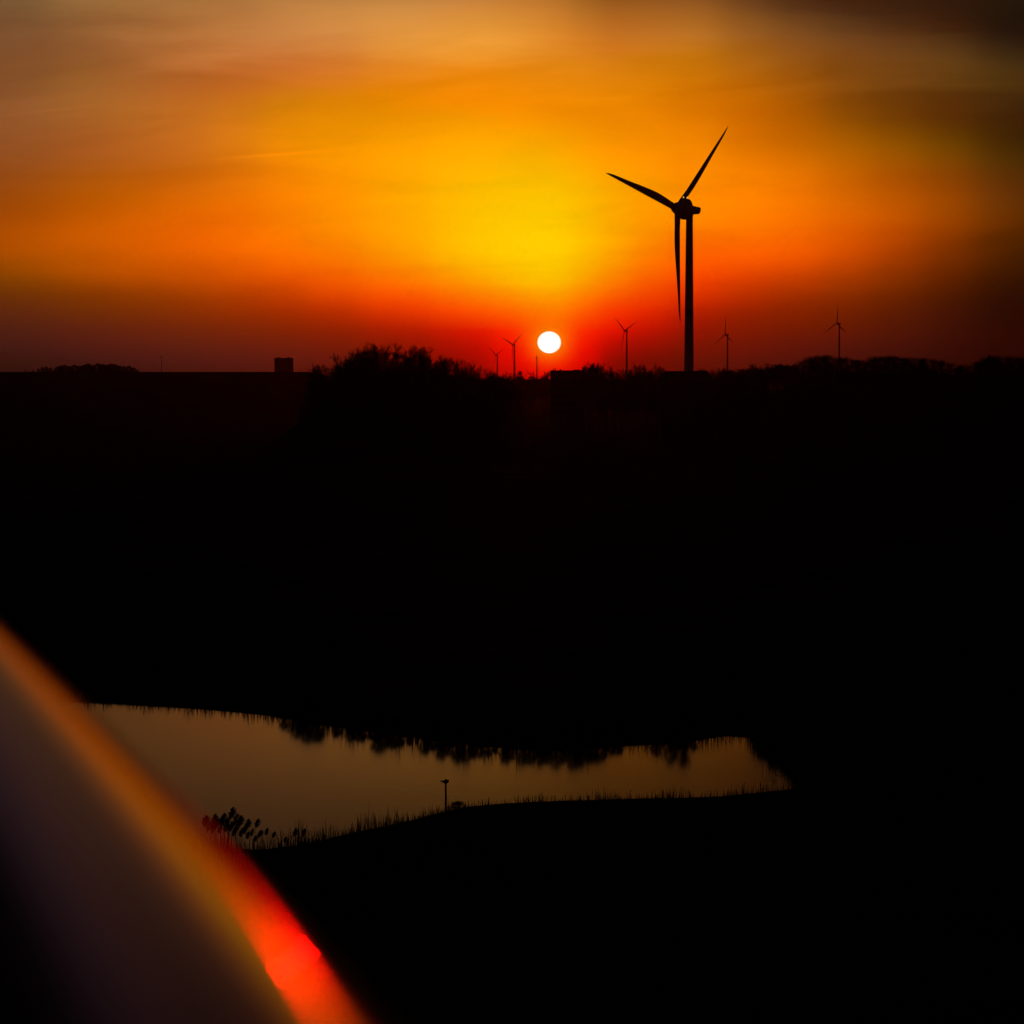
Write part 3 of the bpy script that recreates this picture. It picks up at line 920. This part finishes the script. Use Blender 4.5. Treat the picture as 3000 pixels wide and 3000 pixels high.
# flat-roofed block below and right of the sun
D = 1000
x0, x1 = bpx(1613, 1712, D); zt = at(1660, 1087.5, D).z
r_ = empty('apartment_block', ((x0+x1)/2, D, .2)); tag(r_, 'low flat-roofed block just right below the sun with small rooftop vents', 'building')
hw = (x1-x0)/2
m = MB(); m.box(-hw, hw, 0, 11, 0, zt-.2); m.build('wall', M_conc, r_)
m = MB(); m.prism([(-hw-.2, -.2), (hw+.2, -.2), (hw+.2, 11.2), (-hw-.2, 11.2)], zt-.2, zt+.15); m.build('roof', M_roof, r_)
for (a_, b_, hgt_) in ((1621, 1624, .7), (1627, 1628.5, 1.0), (1640, 1645, .45), (1680, 1700, .3), (1706, 1713, 1.3)):
    xa, xb = bpx(a_, b_, D)
    cx = (x0+x1)/2
    m = MB(); m.box(xa-cx, xb-cx, 2, 5, zt+.15, zt+.15+hgt_); m.build('rooftop_unit', M_roof, r_)
windows(r_, hw, 7, 5, 1.4, 1.6, 1.5)

# dark hall with a slanted gable end, in front of the tall turbine
D = 800
x0, x1 = bpx(1938, 2085, D); zt = at(2000, 1087, D).z
r_ = empty('hall', ((x0+x1)/2, D, .2)); tag(r_, 'long dark hall with slanted left end at the foot of the tall turbine', 'building')
hw = (x1-x0)/2
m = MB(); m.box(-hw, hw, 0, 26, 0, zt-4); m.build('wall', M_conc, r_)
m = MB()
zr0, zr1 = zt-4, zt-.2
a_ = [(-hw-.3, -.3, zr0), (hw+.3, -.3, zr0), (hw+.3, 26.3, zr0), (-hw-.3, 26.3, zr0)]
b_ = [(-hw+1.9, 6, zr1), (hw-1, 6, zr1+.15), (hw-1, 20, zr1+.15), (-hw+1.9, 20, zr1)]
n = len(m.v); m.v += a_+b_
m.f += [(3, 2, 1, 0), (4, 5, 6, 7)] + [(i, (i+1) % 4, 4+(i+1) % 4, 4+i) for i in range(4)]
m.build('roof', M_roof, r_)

# small open shed under the sun
D = 1500
x0, x1 = bpx(1549, 1567, D); zt = at(1560, 1104, D).z
r_ = empty('open_shed', ((x0+x1)/2, D, .2)); tag(r_, 'tiny open shed with a flat roof on posts below the sun', 'shed')
hw = (x1-x0)/2
m = MB(); m.prism([(-hw, 0), (hw, 0), (hw, 5), (-hw, 5)], zt-1.0, zt-.1); m.build('roof', M_roof, r_)
for sx_ in (-1, 1):
    for yy in (.2, 4.6):
        m = MB(); m.box(sx_*hw*.9-.22, sx_*hw*.9+.22, yy-.2, yy+.2, 0, zt-1.0); m.build('post', M_steel, r_)

# lamp mast on the left skyline
D = 1790
p = at(473, 1046, D); zb = gz(p.x, D)
r_ = empty('lamp_mast', (p.x, D, zb)); tag(r_, 'thin tall mast with a small lamp head, right of the conifer clump', 'lamp mast')
hh = p.z-zb
m = MB(); m.tube([(0, 0, 0), (0, 0, hh)], [.18, .10], 8); m.build('mast', M_steel, r_, True)
m = MB(); m.prism([(-.9, -.3), (.9, -.3), (.9, .3), (-.9, .3)], hh-.1, hh+.25); m.prism([(-.2, -.2), (.2, -.2), (.2, .2), (-.2, .2)], hh+.25, hh+.5); m.build('lamp_head', M_steel, r_)

# ------------------------------------------------------------------ far bank shrubs (their mirror images cut into the pond)
fb = [(830,2145),(868,2168),(900,2190),(930,2180),(985,2165),(1025,2182),(1060,2180),(1110,2210),(1150,2200),(1200,2192),(1245,2215),(1290,2228),(1340,2244),(1385,2232),(1430,2222),(1480,2240),(1530,2250),
      (1580,2252),(1630,2254),(1680,2258),(1730,2246),(1775,2226),(1815,2212),(1925,2222),(1965,2244),(2005,2246),(2035,2206),(2240,2232),(2268,2262)]
fb += [(x+21, y-8) for x, y in fb[5:22]]
fb.sort()
farx = [a for a, b in FAR]; fary = [b for a, b in FAR]
for k, (xp, yr) in enumerate(fb):
    yb = np.interp(xp, farx, fary)
    g0 = gnd(xp, yb-3)
    D = g0.y
    h_ = D*math.tan(math.atan((yr-1500)/F)+PITCH)-H
    h_ = max(.5, h_)*(.93+.07*math.sin(k*2.3))
    i = k % 4
    xx = g0.x; yy = g0.y+.5
    place('bank_shrub', ('leaf', 'bank%d' % i), dense_mk(300+i, 3., 2.6, nclump=70, nleaf=130, leaf=.12, base=.0), xx, yy, .05, h_/3.*1.03, rnd.uniform(0, 6),
          'dark shrub mirrored in the pond from its far bank, %s from the left' % ORD[k], 'shrub', 'shrubs along the far bank of the pond', rnd.uniform(.75, 1.0)*min(1, 2.4/h_)+.05)

# ------------------------------------------------------------------ reeds and grass (mass)
def blades(m, x, y, z, h, w, lean, r_):
    th = r_.uniform(0, 3.14)
    dx, dy = math.cos(th)*w/2, math.sin(th)*w/2
    lx, ly = r_.gauss(0, lean)*h, r_.gauss(0, lean)*h
    m.quad((x-dx, y-dy, z), (x+dx, y+dy, z), (x+dx*.7+lx*.4, y+dy*.7+ly*.4, z+h*.6), (x-dx*.7+lx*.4, y-dy*.7+ly*.4, z+h*.6))
    m.tri((x-dx*.7+lx*.4, y-dy*.7+ly*.4, z+h*.6), (x+dx*.7+lx*.4, y+dy*.7+ly*.4, z+h*.6), (x+lx, y+ly, z+h))


rg = random.Random(5)


def reed_band(name, line, hfun, n_per_m, depth, away, label, wid=.035, lean=.10):
    m = MB()
    for (xa, ya), (xb, yb) in zip(line[:-1], line[1:]):
        a, b_ = gnd(xa, ya), gnd(xb, yb)
        ln = (b_-a).length
        for k in range(int(ln*n_per_m)):
            t_ = rg.random()
            p = a.lerp(b_, t_)
            off = rg.uniform(-.25, depth)*away
            xp = xa+(xb-xa)*t_
            patch = .82+.18*math.sin(p.x*1.7)+.14*math.sin(p.x*4.3+1)
            h_ = hfun(xp)*patch*(.35+.95*rg.random()**1.3)
            if rg.random() < .03: h_ *= 1.3
            blades(m, p.x+rg.gauss(0, .05), p.y+off, 0.0, h_, wid*rg.uniform(.6, 1.3), lean, rg)
    o_ = m.build(name, M_reed); tag(o_, label, 'reeds', kind='stuff')


nxs = [(2390, .9), (2300, .85), (2100, .62), (1900, .62), (1350, .55), (1250, .75), (1000, 1.15), (860, 1.15), (700, 1.2), (300, 1.2)]
nxs = sorted(nxs)
reed_band('near_bank_reeds', NEAR[::-1][2:], lambda x: np.interp(x, [a for a, b in nxs], [b for a, b in nxs]), 95, 2.6, -1,
          'dark band of reeds and grass along the near edge of the pond')
fxs = [(0, .55), (300, .6), (700, .75), (850, 1.1), (1300, 1.5), (1600, 1.5), (1830, 1.1), (2060, .9), (2200, 1.2), (2300, 1.0)]
reed_band('far_bank_reeds', FAR, lambda x: np.interp(x, [a for a, b in fxs], [b for a, b in fxs]), 60, 1.6, 1,
          'dark fringe of reeds along the far edge of the pond, mirrored in the water')

# single plumed reeds in front of the water at lower left
def make_reed(seed):
    rn = random.Random(seed)
    root = empty('reed')
    h = 2.2
    bend = rn.uniform(.05, .16)
    pts = [(bend*(t_/8)**2.2*1.2, 0, h*t_/8) for t_ in range(9)]
    m = MB(); m.tube(pts, [.011-.0008*k for k in range(9)], 5); m.build('stem', M_reed, root)
    m = MB()
    top = Vector(pts[-1])
    for k in range(760):
        f = rn.random()
        c = top + Vector((.03*f+.08*f*f, 0, -.10+.40*f))
        wv = .135*math.sin(math.pi*min(1, f*.9+.08))**.7
        p = c+Vector(((abs(rn.gauss(0, .8))-.35+.35*math.sin(f*17+seed))*wv, rn.gauss(0, .4)*wv, rn.gauss(-.01, .035)))
        d = Vector((rn.gauss(.3, .4), rn.gauss(0, .4), rn.uniform(.2, 1))).normalized()*rn.uniform(.03, .065)
        s_ = d.orthogonal().normalized()*.014
        m.tri(p-s_, p+s_, p+d)
    m.build('plume', M_plume, root)
    for k in range(4):
        z = h*rn.uniform(.25, .7); th = rn.uniform(0, 6.28); l_ = rn.uniform(.3, .55)
        m = MB(); ux, uy = math.cos(th), math.sin(th)
        a = Vector((0, 0, z)); b_ = Vector((ux*l_*.4, uy*l_*.4, z+l_*.45)); c = Vector((ux*l_, uy*l_, z+l_*.25))
        s_ = Vector((-uy, ux, 0))*.013
        m.quad(a-s_, a+s_, b_+s_, b_-s_); m.tri(b_-s_, b_+s_, c)
        m.build('leaf', M_reed, root)
    return root


pl = [(588,2392),(600,2396),(612,2400),(622,2388),(630,2402),(637,2393),(648,2386),(650,2408),(671,2370),(660,2398),(678,2390),(658,2414),(668,2410),(697,2393),(690,2412),(707,2418),
      (702,2430),(676,2428),(720,2403),(748,2402),(730,2430),(724,2438),(752,2436),(762,2433),(744,2450),(774,2428),(800,2438),(830,2452),(861,2429),(887,2429),(600,2412),(640,2420),(615,2418)]
prots = [make_reed(i) for i in range(5)]
used = set()
for k, (xp, yp) in enumerate(pl):
    i = k % 5
    if i in used: o_ = copy_tree(prots[i])
    else: o_ = prots[i]; used.add(i)
    D = 107.2+rg.uniform(-.8, .8)+(.6 if xp > 740 else 0)
    p = at(xp, yp, D)
    o_.location = (p.x-.06, D, -.1)
    s_ = (p.z+.1)/2.48
    o_.scale = (max(s_, .62)*1.05,)*2+(s_,)
    o_.rotation_euler = (0, 0, rg.uniform(-.5, .5))
    if xp == 671: lb_ = 'tallest plumed reed stalk in the clump beside the handrail'
    elif xp == 748: lb_ = 'plumed reed standing apart just right of the dense clump'
    elif xp == 887: lb_ = 'thin plumed reed furthest right of all'
    elif xp == 861: lb_ = 'thin plumed reed second from the right end'
    elif xp > 765: lb_ = 'low lone plumed reed right of the clump, %s of three' % {774: 'first', 800: 'second', 830: 'last'}[xp]
    else: lb_ = 'plumed reed in the dark clump beside the handrail, %s from the left' % ORD[sorted(a for a, b in enumerate(sorted(pl)) if b == (xp, yp))[0]]
    tag(o_, lb_, 'reed', 'plumed reeds at the near edge of the pond')
for k, (xp, yp) in enumerate([(2234, 2214), (2246, 2206), (2254, 2230), (2262, 2238), (2268, 2252)]):
    o_ = copy_tree(prots[k % 5])
    D = 137.0
    p = at(xp, yp, D)
    gg = gnd(xp+50, 2262)
    D = gg.y; p = at(xp, yp, D)
    o_.location = (p.x, D, 0); s_ = p.z/2.48; o_.scale = (max(.9, s_),)*2+(s_,)
    tag(o_, 'plumed reed at the right-hand end of the pond, %s from the left' % ORD[k], 'reed', 'plumed reeds at the right end of the pond')

# ------------------------------------------------------------------ post with a perched bird
base = gnd(1306, 2366, .15)
D = base.y
r_ = empty('wooden_post', (base.x, base.y, 0)); tag(r_, 'slim upright wooden post on the near bank of the pond', 'post')
ztop = at(1306, 2297, D).z
m = MB(); m.tube([(0, 0, -.2), (.005, 0, ztop*.5), (0, 0, ztop)], [.062, .055, .048], 10); m.build('pole', M_wood, r_, True)
m = MB(); m.tube([(0, 0, ztop), (0, 0, ztop+.02)], [.07, .065], 10); m.build('cap', M_wood, r_, True)
bird = MB()
bz = ztop+.03
spine = [(-.31, .125, .008), (-.24, .12, .028), (-.15, .10, .05), (-.06, .085, .078), (.02, .085, .095), (.09, .10, .092), (.14, .125, .07), (.16, .15, .05)]
rings = []
for sx_, sz_, rr__ in spine:
    rings.append([(sx_+.0, math.cos(2*math.pi*k/10)*rr__*.85, bz+sz_-.0+math.sin(2*math.pi*k/10)*rr__) for k in range(10)])
bird.rings(rings)
body = bird.build('perched_bird', M_bird, None, True)
body.location = (base.x, base.y, 0)
tag(body, 'dark bird sitting on top of the slim post by the pond', 'bird')
m = MB()
for s_ in (-.03, .03):
    m.tube([(0.0, s_, bz-.02), (.0, s_, bz+.05)], [.008, .01], 5)
m.build('leg', M_bird, body)
m = MB()
rings = []
for dx_, rr__ in ((-.055, .01), (-.04, .035), (-.01, .055), (.025, .055), (.05, .035), (.06, .01)):
    rings.append([(.015+dx_-.02, math.cos(2*math.pi*k/10)*rr__, bz+.175+math.sin(2*math.pi*k/10)*rr__) for k in range(10)])
m.rings(rings); m.build('head', M_bird, body, True)
# bush on the bank beside the post
p = gnd(1343, 2372)
place('bank_bush', ('leaf', 'bank0'), dense_mk(300, 3., 2.6, nclump=40, nleaf=90, leaf=.085, base=.05), p.x, p.y, .05, .13, 1, 'small dark bush on the near bank just right of the post', 'shrub', None, 2.0)

# ------------------------------------------------------------------ handrail of the lookout, close to the lens
q = [-4.854868113156989, -0.802350462766579, 3.271982832088347, 0.290500215240785, 0.9640437096865926, 1.7993832041830329, math.log(.05)]
C = Vector(q[:3]) + Vector((0, 0, H))
mv = Vector((math.cos(q[4])*math.cos(q[3]), math.cos(q[4])*math.sin(q[3]), math.sin(q[4])))
Rm, rm = math.exp(q[5]), math.exp(q[6])
hit = Vector((0, 0, H)) + pdir(560, 2500)*.68
e1 = (hit-C); e1 -= mv*e1.dot(mv); e1.normalize()
e2 = mv.cross(e1)
rm_ = bpy.data.materials.new('rail_lacquer'); rm_.use_nodes = True
b = rm_.node_tree.nodes['Principled BSDF']
b.inputs['Base Color'].default_value = (.072, .066, .072, 1)
b.inputs['Metallic'].default_value = 1.0
b.inputs['Specular Tint'].default_value = (.50, .36, .40, 1)
b.inputs['Roughness'].default_value = .15
b.inputs['Coat Weight'].default_value = .45
b.inputs['Coat Roughness'].default_value = .03
b.inputs['Coat IOR'].default_value = 1.12
rail_root = empty('handrail', (0, 0, H-1.34))
tag(rail_root, 'blurred glossy dark round handrail crossing the lower left corner, reflecting the sunset', 'handrail')
m = MB(); rings = []
pts_c = []
for k in range(161):
    a_ = (k-80)/80*.27
    rad_dir = e1*math.cos(a_)+e2*math.sin(a_)
    c = C+rad_dir*Rm
    pts_c.append(c.copy())
    rings.append([c+(rad_dir*math.cos(2*math.pi*j/96)+mv*math.sin(2*math.pi*j/96))*rm-Vector((0, 0, H-1.34)) for j in range(96)])
m.rings(rings)
m.build('rail', rm_, rail_root, True)
for k in (12, 148):
    c = pts_c[k]-Vector((0, 0, H-1.34))
    m = MB(); m.tube([(c.x, c.y, -.02), (c.x, c.y, c.z-rm*.6)], [.022, .022], 16); m.build('baluster', rm_, rail_root, True)
    m = MB(); m.tube([(c.x, c.y, 0), (c.x, c.y, .012)], [.06, .06], 20); m.build('base_plate', M_steel, rail_root, True)
# lookout deck the rail stands on (below the frame)
m = MB()
for k in range(20):
    m.box(-1.9, 1.9, -1.75+k*.18, -1.75+k*.18+.17, H-1.40, H-1.345)
dk = m.build('lookout_deck', M_deck); tag(dk, 'boarded lookout deck on the hilltop under the handrail', 'deck')

# ------------------------------------------------------------------ evening haze over the whole plain
hm = bpy.data.materials.new('evening_haze'); hm.use_nodes = True
t = hm.node_tree; t.nodes.clear()
ov = t.nodes.new('ShaderNodeOutputMaterial'); pv = t.nodes.new('ShaderNodeVolumePrincipled')
pv.inputs['Color'].default_value = (.9, .5, .38, 1); pv.inputs['Density'].default_value = 1.1e-5; pv.inputs['Anisotropy'].default_value = .85
t.links.new(pv.outputs[0], ov.inputs['Volume'])
m = MB(); m.box(-9900, 9900, -900, 9900, -2.2, 205)
hz = m.build('haze', hm); tag(hz, kind='stuff')
